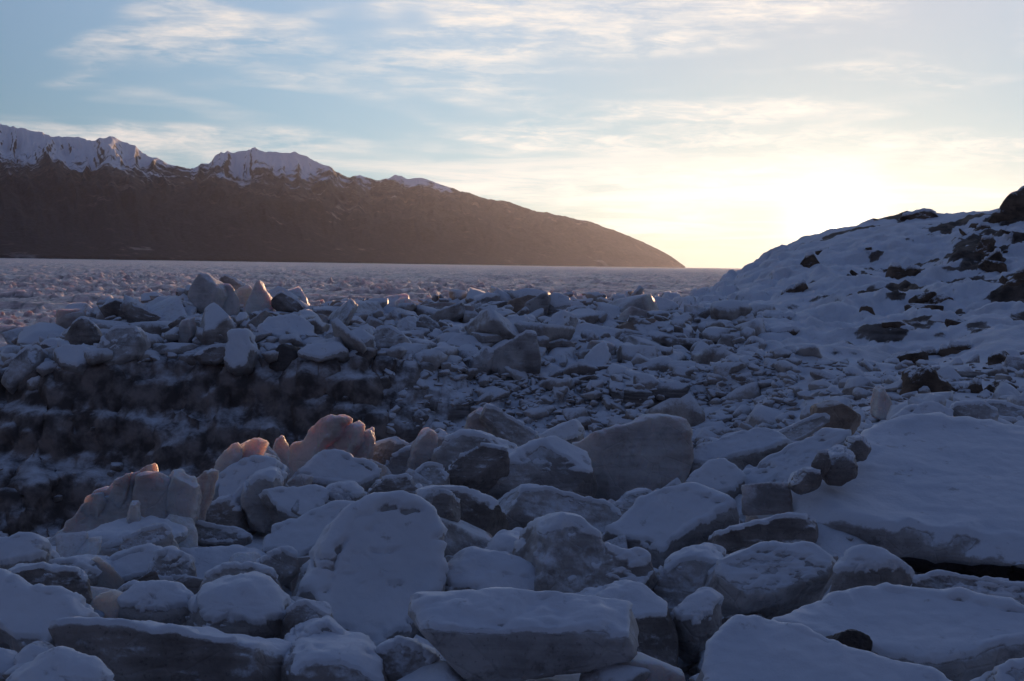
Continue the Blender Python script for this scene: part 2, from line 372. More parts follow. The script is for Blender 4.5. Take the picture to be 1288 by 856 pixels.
# name | label | category | depth | pitch | yaw | thickness | roundness | kind | outline in the photograph
FG = '''
ice_slab|long dirty ice slab lying across the bottom left corner, snow along its ridge|ice slab|7.3|68|4|.42|.35|dirty|73,792 95,784 140,784 180,790 230,797 290,803 335,812 350,828 352,850 335,868 250,872 120,862 85,848 72,828
snow_slab|broad tilted snow covered slab at the left edge above the long dirty slab|ice slab|7.9|42|-6|.30|.3|snow|-80,712 0,722 50,745 92,750 106,776 84,800 70,816 30,814 0,790 -80,790
ice_slab|narrow dirty ice slab lying over the broad snow slab at the left edge|ice slab|8.3|60|10|.30|.45|dirty|6,714 20,706 60,709 90,712 104,722 106,740 114,758 92,752 50,738 15,727
ice_slab|flat topped slab at the left edge just below the dark gully|ice slab|9.0|48|4|.35|.3|snow|-70,692 0,682 45,675 54,680 51,702 20,712 -70,716
ice_block|small snowy wedge behind the narrow dirty slab at the left edge|ice block|9.1|55|-12|.35|.5|ice|50,702 75,695 100,692 115,700 126,714 112,728 70,722
ice_ridge|long pale ice ridge sloping down to the gully, its crest lit orange|ice ridge|10.6|66|-14|.34|.45|pale|60,692 68,676 80,668 88,654 100,648 108,632 122,626 128,612 142,610 150,600 162,604 176,590 181,604 174,632 168,662 130,676 88,692
ice_shard|ice tooth at the top end of the long pale ridge, tip lit orange|ice shard|10.7|82|-16|.12|.4|pale|144,650 156,616 164,612 170,596 184,586 186,598 178,634 164,660
ice_shard|lowest ice tooth on the long pale ridge beside the gully|ice shard|10.6|80|-20|.11|.4|pale|84,676 92,658 104,650 112,630 124,622 130,634 124,664 108,686
ice_shard|middle ice tooth on the long pale ridge beside the gully|ice shard|10.6|80|-16|.11|.4|pale|116,662 128,628 136,624 144,604 158,596 160,610 152,640 140,668
ice_shard|thin ice fin just right of the stout pillar above the gully|ice shard|10.9|82|-14|.10|.4|pale|226,646 240,622 244,608 258,594 266,596 258,624 248,652 234,658
ice_shard|jagged ice fin in front of the rough sunlit block|ice shard|11.9|80|-18|.11|.4|pale|248,630 258,600 268,594 276,574 294,558 296,572 286,602 270,632
ice_shard|small pointed fin on top of the rough sunlit block|ice shard|12.0|80|-16|.11|.4|pale|282,606 296,580 300,566 318,552 330,556 316,586 302,612
ice_block|wide translucent block standing next to the orange tipped ridge|ice block|10.5|74|-4|.34|.42|pale|170,612 180,604 200,604 214,610 218,640 208,668 182,668 170,640
ice_pillar|stout upright ice pillar ending the orange tipped row above the gully|ice pillar|10.5|78|6|.26|.6|pale|208,606 214,594 226,590 230,598 242,602 247,614 243,642 236,668 214,672 207,640
ice_pillar|tiny white ice post standing before the translucent blocks by the gully|ice pillar|10.2|80|0|.10|.5|pale|158,656 163,632 172,633 173,660 166,666
snow_mound|smooth snow hump below the orange tipped ridge at the gully edge|snow mound|10.0|58|-10|.5|.6|ice|58,692 85,681 120,657 150,652 190,660 215,666 196,684 165,694 142,708 120,706 100,700
ice_slab|small thin slab tilted over a snowy hollow left of the striped snow step|ice slab|9.7|58|-14|.10|.35|ice|146,692 150,684 180,672 205,665 213,672 206,683 180,692 156,698
ice_slab|flat snowy slab with a broken edge beneath the small tilted slab|ice slab|9.3|46|-16|.18|.35|snow|112,725 125,712 150,702 190,690 204,693 206,708 196,722 166,730 135,738 114,736
ice_block|crumbly grey ice lump right beside the flat snowy slab with broken edge|ice block|9.2|56|14|.34|.55|ice|175,740 185,715 200,698 220,691 241,697 245,716 236,736 215,748 190,750
ice_slab|thin rolled ice strip on the snow step under the upright dirty block|ice slab|10.7|60|4|.14|.5|ice|204,662 230,657 265,664 300,667 313,675 296,683 255,683 216,674
snow_step|pale snow slope with faint stripes below the thin rolled strip|snow slope|10.1|32|0|.30|.4|snow|208,680 260,686 318,684 334,697 304,722 258,744 238,746 244,702
ice_slab|arched brownish slab edge standing out of the snow beside the snow dome|ice slab|8.9|64|6|.16|.5|ice|250,738 262,721 290,712 320,713 345,724 357,745 350,760 334,754 318,740 290,736
snow_mound|big smooth snow dome above the long dirty slab|snow mound|8.2|54|2|.6|.55|snow|233,772 240,752 265,738 300,733 318,728 337,740 352,762 360,782 342,800 290,812 240,804
snow_mound|low snowy hump between the long dirty slab and the snow dome|snow mound|8.3|48|-8|.35|.5|snow|142,784 160,765 180,752 205,745 229,748 240,762 236,782 200,794 162,796
ice_slab|leaning ice splinter with snow beside the low hump on the left|ice slab|8.5|58|-22|.10|.5|ice|108,786 130,765 150,745 168,735 174,745 157,767 136,786 118,794
ice_block|small grey wedge tucked against the snow slab with notched corner|ice block|9.4|62|10|.28|.45|ice|315,714 330,700 352,694 362,705 364,722 350,730 338,725
ice_slab|wide flat snowy slab sloping up behind the small grey wedge|ice slab|10.3|46|-10|.26|.3|snow|316,702 325,685 345,668 380,654 420,641 450,639 444,660 412,682 390,698 365,714 343,698
ice_block|dark hollowed ice block to the left of the tall snow faced slab|ice block|9.4|60|-14|.4|.5|ice|350,748 368,715 398,695 418,688 424,710 404,742 392,768 364,770
snow_slab|tall snow faced slab leaning back, big rounded top, clean bright face|ice slab|9.1|60|10|.34|.25|snow|386,764 392,735 405,700 420,670 440,650 470,633 500,628 530,639 547,660 553,700 552,746 536,778 512,805 480,824 440,826 408,800
ice_block|grey snowy block at the bottom below the tall snow faced slab|ice block|7.3|62|0|.5|.55|dirty|352,818 375,803 410,799 445,802 468,818 482,850 478,892 350,892
ice_block|small block with a snowy top between the snow dome and tall slab|ice block|8.0|60|8|.3|.5|ice|352,787 355,775 385,767 412,769 418,783 392,797 362,801
ice_block|small pointed snow lump in front of the tall slab foot|ice block|7.7|58|12|.26|.5|ice|364,806 384,785 410,776 424,790 424,808 380,814
ice_block|small snowy cone in the dark hollow at the bottom left corner|ice block|7.2|60|0|.28|.55|snow|15,842 25,820 40,811 58,821 65,836 45,852
snow_mound|smooth snow bulge at the very bottom left edge of the photo|snow mound|6.7|45|0|.4|.6|snow|6,866 40,843 75,832 110,845 144,862 130,896 10,896
snow_mound|snowy lump cut by the left edge near the bottom corner|snow mound|7.3|58|0|.3|.55|snow|-60,822 0,820 12,830 20,852 -10,868 -60,868
ice_shard|tall ice blade leaning right at the crest, its tip glowing orange|ice shard|13.0|74|-16|.24|.5|pale|338,622 350,590 358,584 368,560 384,550 394,536 412,524 424,528 420,542 402,560 396,576 382,594 372,626 350,634
ice_shard|second glowing ice blade leaning just right of the tallest orange one|ice shard|13.1|76|-10|.20|.5|pale|390,604 404,570 414,564 426,544 444,532 452,536 446,556 434,574 424,608 404,612
ice_shard|short jagged ice finger ending the group of orange tipped blades|ice shard|13.2|78|4|.20|.45|pale|424,612 438,578 446,570 452,548 466,540 468,556 462,580 450,612 434,618
ice_block|rough block with a sunlit orange top left of the leaning blades|ice block|12.0|68|-10|.36|.45|pale|256,608 265,590 285,570 300,562 318,565 331,568 330,582 312,594 287,615 264,627
ice_pillar|little upright ice peg with a sunlit top on the crest|ice pillar|12.7|82|0|.12|.6|pale|342,580 346,553 354,549 362,561 360,582 350,588
ice_block|low sunlit ice knob left of the little upright peg|ice block|12.4|72|0|.2|.5|pale|316,566 328,559 346,571 342,588 322,588
snow_slab|steep smooth snow slab beneath the rough sunlit block on the crest|ice slab|11.7|56|-14|.30|.35|snow|238,652 255,621 285,591 320,574 346,577 348,602 322,618 302,644 268,664
ice_block|upright brownish grey block with flat sides below the tallest blade|ice block|11.3|74|-6|.36|.45|ice|300,614 315,598 335,592 346,604 345,632 334,662 310,660 301,632
ice_slab|flat snowy slab with a dark front edge under the leaning blades|ice slab|11.2|50|6|.22|.3|snow|328,622 360,616 395,614 413,620 407,640 386,655 354,648
snow_slab|snow covered slab rising to the foot of the glowing blades|ice slab|12.3|52|-8|.30|.35|snow|356,612 375,590 400,570 425,585 447,590 467,605 442,618 400,617
ice_block|crumbled grey mass below the steep smooth snow slab|ice block|11.3|64|-8|.4|.6|dirty|240,664 260,637 290,622 306,640 302,672 260,668
ice_block|snowy ice block just right of the orange tipped blades|ice block|13.6|66|-10|.36|.45|ice|450,602 460,570 475,558 500,552 511,560 502,577 482,598 460,608
ice_block|sloping grey block left of the upright stone like pillar|ice block|13.4|66|-8|.36|.45|ice|468,600 490,575 510,562 523,560 520,592 507,606 480,610
ice_pillar|upright flat sided ice pillar on the middle of the crest|ice pillar|13.2|80|-6|.24|.45|pale|510,594 518,560 528,545 537,540 546,545 544,572 537,588 520,598
ice_block|small square topped block between upright pillar and grey boulder|ice block|13.6|76|4|.3|.4|ice|542,580 545,548 555,543 564,548 560,567 552,592
ice_boulder|large grey rounded boulder at the crest below the two propped plates|ice boulder|12.9|70|-4|.8|.5|ice|536,600 545,570 560,550 580,541 610,544 640,552 662,565 652,575 616,580 592,594 566,606
ice_slab|snow topped slab lying against the front of the grey crest boulder|ice slab|12.3|62|-10|.30|.4|dirty|556,607 560,590 580,578 610,565 628,566 636,580 616,594 590,610 570,613
ice_plate|rounded upright ice plate propped behind a sharper plate on the crest|ice plate|14.2|78|-6|.22|.35|pale|583,545 588,525 600,517 612,518 625,530 642,555 612,552
ice_plate|sharp wedge of ice sloping down right from the crest peak|ice plate|14.0|66|14|.26|.35|ice|609,522 616,510 630,518 655,535 681,550 681,563 655,565 638,552
ice_block|small snowy block between the sharp wedge and the huge pale boulder|ice block|14.6|66|-10|.34|.45|snow|678,556 700,540 722,533 728,540 724,555 695,562
ice_boulder|rounded boulder with snowy flank and dirty patches in the centre|ice boulder|12.5|60|6|.7|.5|ice|588,610 610,590 640,572 665,558 695,551 720,559 741,575 750,597 747,618 730,636 690,632 640,622
ice_boulder|huge pale grey ice boulder standing highest right of centre|ice boulder|13.3|74|6|.7|.42|pale|722,562 760,545 790,534 815,524 840,520 861,524 873,545 873,578 862,610 846,630 800,640 758,634 742,600
ice_block|snowy lump with dark underside left of the boulder with dark front|ice block|11.5|58|-6|.4|.55|dirty|448,628 458,612 475,602 505,600 523,611 530,627 512,634 470,640
ice_block|round snowy block in front of the upright flat sided pillar|ice block|12.0|60|-4|.36|.55|ice|508,608 530,588 550,590 562,606 557,622 535,630 518,620
snow_mound|thin snow hump between the flat slab and the snowy lump|snow mound|11.3|52|0|.3|.55|snow|398,630 425,616 450,620 458,633 442,644 418,646
ice_boulder|dark fronted boulder with thick snow on its back, right of the tall slab|ice boulder|10.6|64|16|.7|.4|dirty|518,632 540,616 570,608 600,617 631,628 646,642 642,668 622,694 596,708 565,708 548,692 544,662 532,648
ice_shard|small upright ice tooth leaning on the dark fronted boulder|ice shard|10.2|76|-4|.16|.5|ice|540,654 548,630 560,623 570,628 570,648 556,658
ice_slab|long grey ice slab sloping right below the centre boulder|ice slab|11.4|58|16|.34|.5|ice|628,634 650,619 680,617 720,631 760,639 780,655 773,673 740,682 700,666 650,656
snow_mound|bright snow slope between the dark fronted boulder and the forked block|snow mound|9.9|52|-10|.4|.55|snow|612,700 635,670 651,664 677,690 674,724 652,736 622,732
snow_mound|lumpy snow in the hollow right of the tall snow faced slab|snow mound|9.3|42|0|.4|.6|snow|550,722 580,700 620,704 660,714 680,742 664,775 600,778 556,760
ice_block|tall forked block with dark left flank and snowy shoulder|ice block|9.3|58|18|.6|.4|ice|676,724 680,690 685,665 692,648 705,641 722,646 740,660 755,675 790,685 820,694 834,710 830,740 812,750 782,770 740,782 700,780 684,755
ice_block|snow dusted lower limb of the forked block ending in a dark foot|ice block|8.4|60|20|.6|.5|dirty|733,780 745,755 770,735 800,724 826,740 840,770 848,800 854,832 840,868 800,872 778,836 758,798
ice_slab|thick flat topped ice slab at the bottom centre with icy front|ice slab|7.3|93|-2|.34|.22|ice|524,790 545,785 620,786 700,789 752,788 792,797 796,822 756,836 690,842 640,856 604,862 566,846 536,820
ice_boulder|dark muddy lump at the bottom edge left of the flat topped slab|ice boulder|7.5|60|0|.5|.55|dirty|466,826 480,808 510,799 542,808 570,842 574,882 500,890 474,872
snow_slab|sloping snow slab right of the long grey slab under the huge boulder|ice slab|11.0|48|-14|.36|.32|snow|758,682 785,655 805,638 830,628 870,624 906,634 920,646 902,663 872,675 847,694 832,708 800,698
ice_block|smooth grey ice wedge in the hollow right of the forked block|ice block|9.5|64|-16|.5|.5|ice|824,724 840,695 865,685 890,682 906,700 902,728 887,755 856,782 836,772 826,750
ice_block|small snowy block at the foot of the huge pale boulder|ice block|12.0|58|0|.3|.5|ice|772,634 790,618 815,613 832,622 818,643 795,654 778,650
ice_slab|flat snow topped slab behind the rubble ridge, right of the huge boulder|ice slab|13.6|34|-10|.22|.3|snow|856,582 885,565 925,553 960,544 986,549 998,560 962,572 915,583 880,588
ice_beam|long thin ice beam pointing up right beyond the flat snow topped slab|ice beam|14.6|62|-20|.16|.5|ice|962,551 1000,532 1035,519 1042,526 1011,545 984,557
ice_block|amber brown ice chunk standing above the big smooth slab|ice block|14.6|78|6|.5|.45|brown|1034,508 1055,502 1077,508 1092,526 1082,540 1060,546 1040,534
ice_block|angular snowy block with dark foot left of the rubble ridge|ice block|12.5|54|-8|.34|.4|snow|857,624 870,602 890,585 905,583 927,600 936,614 916,626 888,634
ice_block|snowy slope carrying the crumbled rubble ridge left of the big slab|ice block|12.6|40|-20|.5|.5|ice|900,630 940,600 975,580 1010,560 1050,540 1085,545 1060,580 1020,610 985,630 940,650
snow_slab|huge smooth snow topped slab filling the right side, thin dark front lip|ice slab|11.4|19|2|.10|.16|snow|988,613 1010,608 1040,602 1062,590 1082,570 1102,545 1130,535 1170,531 1220,536 1288,540 1460,552 1500,640 1460,712 1288,690 1230,681 1150,675 1080,668 1060,664 1043,650 1016,634
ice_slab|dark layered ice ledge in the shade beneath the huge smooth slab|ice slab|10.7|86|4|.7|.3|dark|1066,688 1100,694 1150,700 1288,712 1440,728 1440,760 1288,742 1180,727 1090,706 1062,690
ice_slab|dark flat slab with a snowy top left of the huge smooth slab|ice slab|10.4|66|0|.34|.35|dirty|896,682 905,670 940,660 980,648 1012,646 1030,655 1028,677 990,685 940,689 904,696
ice_boulder|rounded layered slab like a loaf with snow on top, lower right|ice boulder|9.3|46|4|.42|.5|ice|899,718 905,700 930,690 970,684 1020,679 1046,682 1060,700 1052,718 1010,734 970,744 935,754 908,744
ice_block|dark grey stump carrying the loaf shaped slab|ice block|9.4|70|0|.5|.5|ice|925,742 970,736 1010,726 1040,722 1036,745 1010,768 960,778 930,766
snow_slab|broad smooth snow slab at the lower right with a dark hole in front|ice slab|7.9|20|-4|.22|.3|snow|976,792 1030,765 1090,745 1140,747 1220,757 1288,774 1440,788 1440,832 1288,812 1200,838 1150,834 1060,818 1008,804
ice_block|dark muddy ice knob showing through the snow at the lower right|ice block|7.6|64|10|.2|.55|dark|1050,806 1056,796 1072,792 1092,800 1100,814 1080,822 1060,818
snow_mound|rounded snow hump between the loaf shaped slab and the dark ledge|snow mound|9.0|48|0|.5|.55|snow|1046,752 1060,722 1085,711 1115,719 1154,745 1112,760
ice_beam|long snow covered beam in front of the dark layered ledge|ice beam|9.1|52|8|.20|.5|ice|1126,737 1170,727 1230,737 1288,749 1380,760 1380,782 1288,772 1220,762 1150,750
snow_slab|snowy shelf along the bottom right with faint bumps|ice slab|7.2|26|0|.3|.45|snow|880,890 896,818 930,790 978,788 1012,806 1080,832 1160,852 1230,890
ice_block|snowy ice block cut off by the bottom right corner|ice block|7.0|48|-6|.4|.45|ice|1222,856 1250,838 1290,831 1420,840 1420,894 1216,894
snow_mound|soft snow lump below the smooth grey wedge|snow mound|8.7|50|-6|.45|.6|snow|842,796 860,762 890,744 908,760 904,798 872,812
ice_block|snowy block lying behind the huge slab below the dark crag|ice block|16.5|54|-8|.4|.45|snow|1118,530 1140,512 1170,507 1197,520 1193,534 1150,537
ice_block|rough grey block behind the huge slab right of the dark crag|ice block|16.5|60|4|.5|.5|ice|1193,538 1200,515 1230,511 1257,525 1254,541
ice_block|low grey block beyond the huge slab at the right edge|ice block|18.5|60|0|.6|.5|ice|1216,514 1250,502 1280,508 1300,520 1280,530 1240,528
ice_shard|white upright ice splinter left of the dark crag|ice shard|19.0|80|0|.3|.5|pale|1102,520 1106,490 1113,487 1122,505 1124,524 1110,528
ice_boulder|muddy ice clod at the upper end of the rubble ridge|ice boulder|11.4|70|0|.22|.6|dirty|1064,562 1072,550 1088,548 1098,560 1090,574 1072,576
ice_boulder|largest muddy ice clod on the rubble ridge beside the huge slab|ice boulder|11.0|70|0|.26|.6|dirty|1036,588 1044,570 1062,563 1078,572 1078,590 1058,602 1042,600
ice_boulder|muddy ice clod at the lower end of the rubble ridge|ice boulder|10.8|70|0|.2|.6|dirty|998,608 1006,594 1020,588 1034,596 1032,610 1012,616
ice_boulder|small muddy clod midway along the rubble ridge|ice boulder|10.9|70|0|.16|.6|dirty|1022,586 1030,572 1044,570 1046,586 1034,594
'''  # the dark lump in the lower right snow paints a hole's shade
BANK = '''
ice_shard|sunlit orange pyramid of ice on top of the far bank|ice shard|38|82|18|.4|.4|clear|308,395 314,378 320,366 325,354 328,351 333,362 342,376 347,394
ice_block|largest pale upright block on the summit of the far bank|ice block|38.2|76|-14|.8|.42|pale|234,374 238,352 246,345 253,343 268,352 271,366 264,388 246,392
ice_block|ring edged pale block between the summit block and the orange pyramid|ice block|38|74|10|.7|.5|pale|264,384 270,360 280,353 292,360 299,376 300,392 284,400
ice_block|rounded sunlit block just left of the orange pyramid|ice block|38.6|76|10|.5|.5|clear|294,376 300,362 312,357 318,364 316,382 304,392
ice_block|small sunlit block perched behind the ring edged block|ice block|39|74|0|.5|.45|ice|276,356 283,346 292,350 304,355 300,366 286,364
ice_slab|dark thin slab sloping down right of the orange pyramid|ice slab|39|64|16|.4|.4|dirty|344,374 352,370 372,380 392,398 382,400 360,388
ice_block|brown dirty block at the left shoulder of the far bank|ice block|34|74|-6|.8|.42|dirty|78,432 84,406 100,400 112,408 122,424 114,438 92,440
snow_slab|broad snowy slab right of the brown dirty block on the far bank|ice slab|33|60|-8|.6|.4|ice|110,450 124,426 142,410 170,408 176,422 174,440 150,450 130,458
snow_slab|flat snow slab below the brown dirty block on the far bank|ice slab|32|42|4|.4|.35|snow|66,440 85,434 112,438 116,452 100,462 78,456
snow_slab|smooth upright snow slab near the front edge of the far bank|ice slab|31.5|64|4|.5|.3|snow|284,458 290,432 293,419 312,417 319,440 314,460 298,466
ice_boulder|round dark boulder set in the front edge of the far bank|ice boulder|31|72|-4|.7|.5|dark|338,462 344,442 356,429 372,433 378,450 368,464 350,468
ice_slab|pale flat slab with a dark front right of the round dark boulder|ice slab|32|40|-8|.4|.3|snow|372,442 395,432 425,429 434,440 402,450
ice_slab|long thin slab slanting down on the left crest of the far bank|ice slab|36.5|62|18|.4|.4|dirty|128,384 138,377 152,380 192,396 222,410 206,412 160,398
ice_slab|bluish slab tilted up left on the crest of the far bank|ice slab|37|58|-18|.5|.4|snow|168,394 184,382 203,370 210,374 196,388 178,400
ice_plate|upright pale plate in the middle of the left bank rubble|ice plate|34.5|80|-14|.3|.3|pale|222,420 226,402 237,399 240,420 234,428 224,428
ice_block|dark triangular block beside the upright pale plate|ice block|34.8|72|8|.7|.4|dirty|240,424 240,404 252,398 272,412 264,424
ice_slab|upper of two stacked flat slabs with dark fronts on the bank|ice slab|33.3|58|0|.4|.35|ice|238,428 256,418 284,414 288,424 262,432
ice_slab|lower of two stacked flat slabs with dark fronts on the bank|ice slab|32.4|60|0|.5|.35|dirty|242,442 262,430 284,430 286,440 270,452 250,450
ice_block|rounded snowy block forming the left tip of the far bank|ice block|32.5|62|-10|.8|.5|ice|0,478 14,452 28,440 44,434 50,450 36,470 10,492
ice_block|small dark block over the snowy left tip of the far bank|ice block|33.5|66|0|.6|.5|dirty|42,436 58,422 74,424 84,438 64,450
ice_slab|large snowy slab lying flat right below the orange pyramid|ice slab|35.5|40|4|.4|.35|snow|322,418 336,402 372,398 396,412 388,430 350,428
ice_plate|big upright grey plate standing alone on the rubble of the bank|ice plate|32.5|78|-10|.6|.28|ice|604,470 610,452 635,440 658,427 668,424 673,446 674,466 652,474 626,478
ice_block|hunched grey block leaning on the big upright grey plate|ice block|33|66|-12|.8|.5|ice|584,472 590,450 606,436 617,444 608,470
ice_plate|thin upright plate with a bright sunlit edge against the sea ice|ice plate|41.5|84|30|.3|.4|clear|504,392 506,378 512,374 518,378 518,394
ice_block|shaded snowy hump on the skyline of the bank left of a lit splinter|ice block|43|66|0|1.0|.5|ice|584,380 598,366 612,362 628,364 630,378 606,386
ice_shard|thin sunlit splinter on the skyline at the middle of the bank|ice shard|42|80|20|.3|.5|clear|622,378 624,362 628,362 633,376 628,382
ice_slab|flat brown slab on the skyline right of the lit splinter|ice slab|42|60|-4|.7|.4|brown|632,390 638,374 662,369 682,374 680,388 655,392
ice_block|snowy block on the skyline right of the flat brown slab|ice block|43|64|6|.8|.42|snow|682,386 692,372 712,376 714,388 698,394
ice_block|square snowy block with a bright orange right edge on the skyline|ice block|42.5|72|24|.7|.35|ice|712,398 718,387 738,385 742,398 728,402
ice_slab|snowy slab tilted left in the rubble above the big upright plate|ice slab|37|52|-16|.5|.35|snow|622,418 640,407 666,400 662,413 636,422
ice_slab|steep snowy slab right of the tilted slab above the upright plate|ice slab|37|58|-20|.5|.35|snow|688,424 700,396 714,389 712,410 697,430
ice_slab|brown overhanging slab where the bank meets the rocky hill|ice slab|43|60|-6|1.0|.4|brown|756,408 782,396 814,392 810,402 790,414 766,416
ice_slab|flat snowy slab on the skyline at the foot of the hill|ice slab|46|52|6|.6|.35|snow|806,388 824,372 842,378 852,386 828,394
ice_plate|narrow triangular plate lying on the rubble left of the upright plate|ice plate|36|58|22|.3|.4|ice|526,406 534,398 548,406 566,422 550,420
ice_slab|smooth bluish triangle of ice right of the big upright plate|ice slab|32.5|56|-10|.4|.35|snow|728,462 744,440 758,431 766,448 758,466 742,470
ice_block|wide snowy block with a dark underside in mid bank|ice block|34|58|0|.8|.5|ice|468,432 478,416 500,414 517,425 508,440 482,444
ice_block|diamond shaped snowy block left of the wide block in mid bank|ice block|34.5|56|4|.6|.4|snow|438,426 455,416 470,428 456,438
ice_block|small snowy block beside the pale flat slab in mid bank|ice block|35|58|0|.6|.45|ice|408,426 418,412 436,410 440,424 424,432
ice_block|reddish brown lump on the skyline at the middle left of the bank|ice block|40|66|0|.7|.5|brown|402,396 408,384 420,384 428,396 416,402
ice_slab|long snowy slab running along the bank under the brown overhang|ice slab|38|50|10|.4|.35|ice|742,420 772,412 800,416 830,424 808,430 770,426
'''
ROCKS = '''
boulder|flat boulder wearing a snow hat at the left foot of the hill|boulder|47|64|-4|1.6|.5|rock|868,402 876,388 900,382 934,384 938,396 914,404 886,408
rock_outcrop|bare brown rock patch just below the sun on the ridge|rock|57|60|-14|1.0|.5|rock|1004,345 1010,322 1028,317 1034,334 1022,348
rock_outcrop|thin slanting rock ledge below the bare patch near the sun|rock|53|58|-20|.8|.5|rock|966,375 985,360 1012,347 1014,354 992,368 974,380
boulder|small brown boulder on the snow right of the snow hatted one|boulder|42|66|-6|1.0|.5|rock|960,407 967,391 985,387 992,395 980,409
boulder|low wide brown rock below the small brown boulder on the hill|boulder|39|66|6|1.0|.5|rock|966,427 972,412 990,409 1018,420 1022,431 996,430
rock_outcrop|wedge of bare rock in the hollow right of the sun|rock|52|62|-12|1.2|.45|rock|1112,347 1120,336 1138,344 1160,332 1158,338 1138,358 1122,360
boulder|large rounded brown boulder in the middle of the hillside|boulder|34|62|8|1.2|.5|rock|1104,424 1108,411 1130,405 1160,419 1168,431 1138,438 1116,434
crag|jagged black crag rising above the huge snow slab|crag|21.5|76|8|1.0|.45|rock|1146,514 1152,492 1155,466 1163,456 1172,464 1184,460 1196,474 1206,478 1216,494 1222,514 1192,522 1164,518
crag|small black crag at the right edge on the lower hillside|crag|22|74|0|.7|.5|rock|1248,508 1254,482 1266,474 1282,490 1290,504 1270,512
boulder|dark low boulder between the two black crags|boulder|22|70|0|.6|.55|rock|1218,502 1222,483 1236,484 1242,500 1230,506
cliff|steep bare rock cliff at the top right corner of the hill|cliff|56|68|-24|3.0|.4|rock|1236,302 1250,282 1262,268 1274,254 1290,243 1350,222 1420,215 1420,300 1300,292 1262,304
rock_outcrop|slanting dark rock rib under the bare cliff|rock|52|60|-24|.8|.5|rock|1216,326 1234,302 1250,296 1244,314 1226,330
rock_outcrop|second dark rock rib below the first on the upper right slope|rock|49|58|-24|.8|.5|rock|1218,350 1234,326 1256,311 1258,320 1242,338 1224,358
rock_outcrop|dark rock at the right edge halfway up the hill|rock|44|62|-10|1.0|.5|rock|1264,362 1278,340 1300,328 1330,335 1330,372 1284,374
boulder|wide low rock above the small black crag|boulder|31|62|0|.9|.5|rock|1186,438 1200,431 1226,432 1230,442 1204,450
boulder|brown rock peeking from the snow above the jagged black crag|boulder|30|62|-6|.9|.5|rock|1142,456 1160,441 1180,437 1188,448 1166,458
rock_outcrop|snow topped cap of rock on the skyline right of the sun|rock|62.5|64|0|1.4|.5|rock|1134,275 1146,268 1164,265 1186,268 1190,275 1160,280
boulder|lone dark rock just under the skyline near the cliff|boulder|57|62|-10|.8|.5|rock|1224,290 1230,281 1240,278 1246,286 1234,294
'''
def build(text, onto=None):
    i = 0
    for line in text.strip().splitlines():
        nm, lab, cat, d, pi_, ya, th, e, kind, poly = line.split('|')
        near = float(d) < 20; d = float(d)
        if onto:
            pp = np.array([[float(c) for c in q_.split(',')] for q_ in poly.split()])
            d = min(hit_depth(pp[:, 0].mean(), pp[:, 1].max() - (2 if onto == 'bank' else .35 * np.ptp(pp[:, 1])), d, d - 9, d + 10), d + 10) + (-.05 if onto == 'bank' else .25)
        block(nm, lab, cat, float(d), math.radians(float(pi_)), math.radians(float(ya)), float(th), float(e), kind, poly,
              seed=101 + i * 7 + len(text), nth=150 if near else 64, nph=88 if near else 34, capw=1.0 if near else 1.5,
              rough=1.0 if kind != 'rock' else 2.0, cap=None if nm in ('crag', 'cliff') else 'auto')
        i += 1
build(FG)


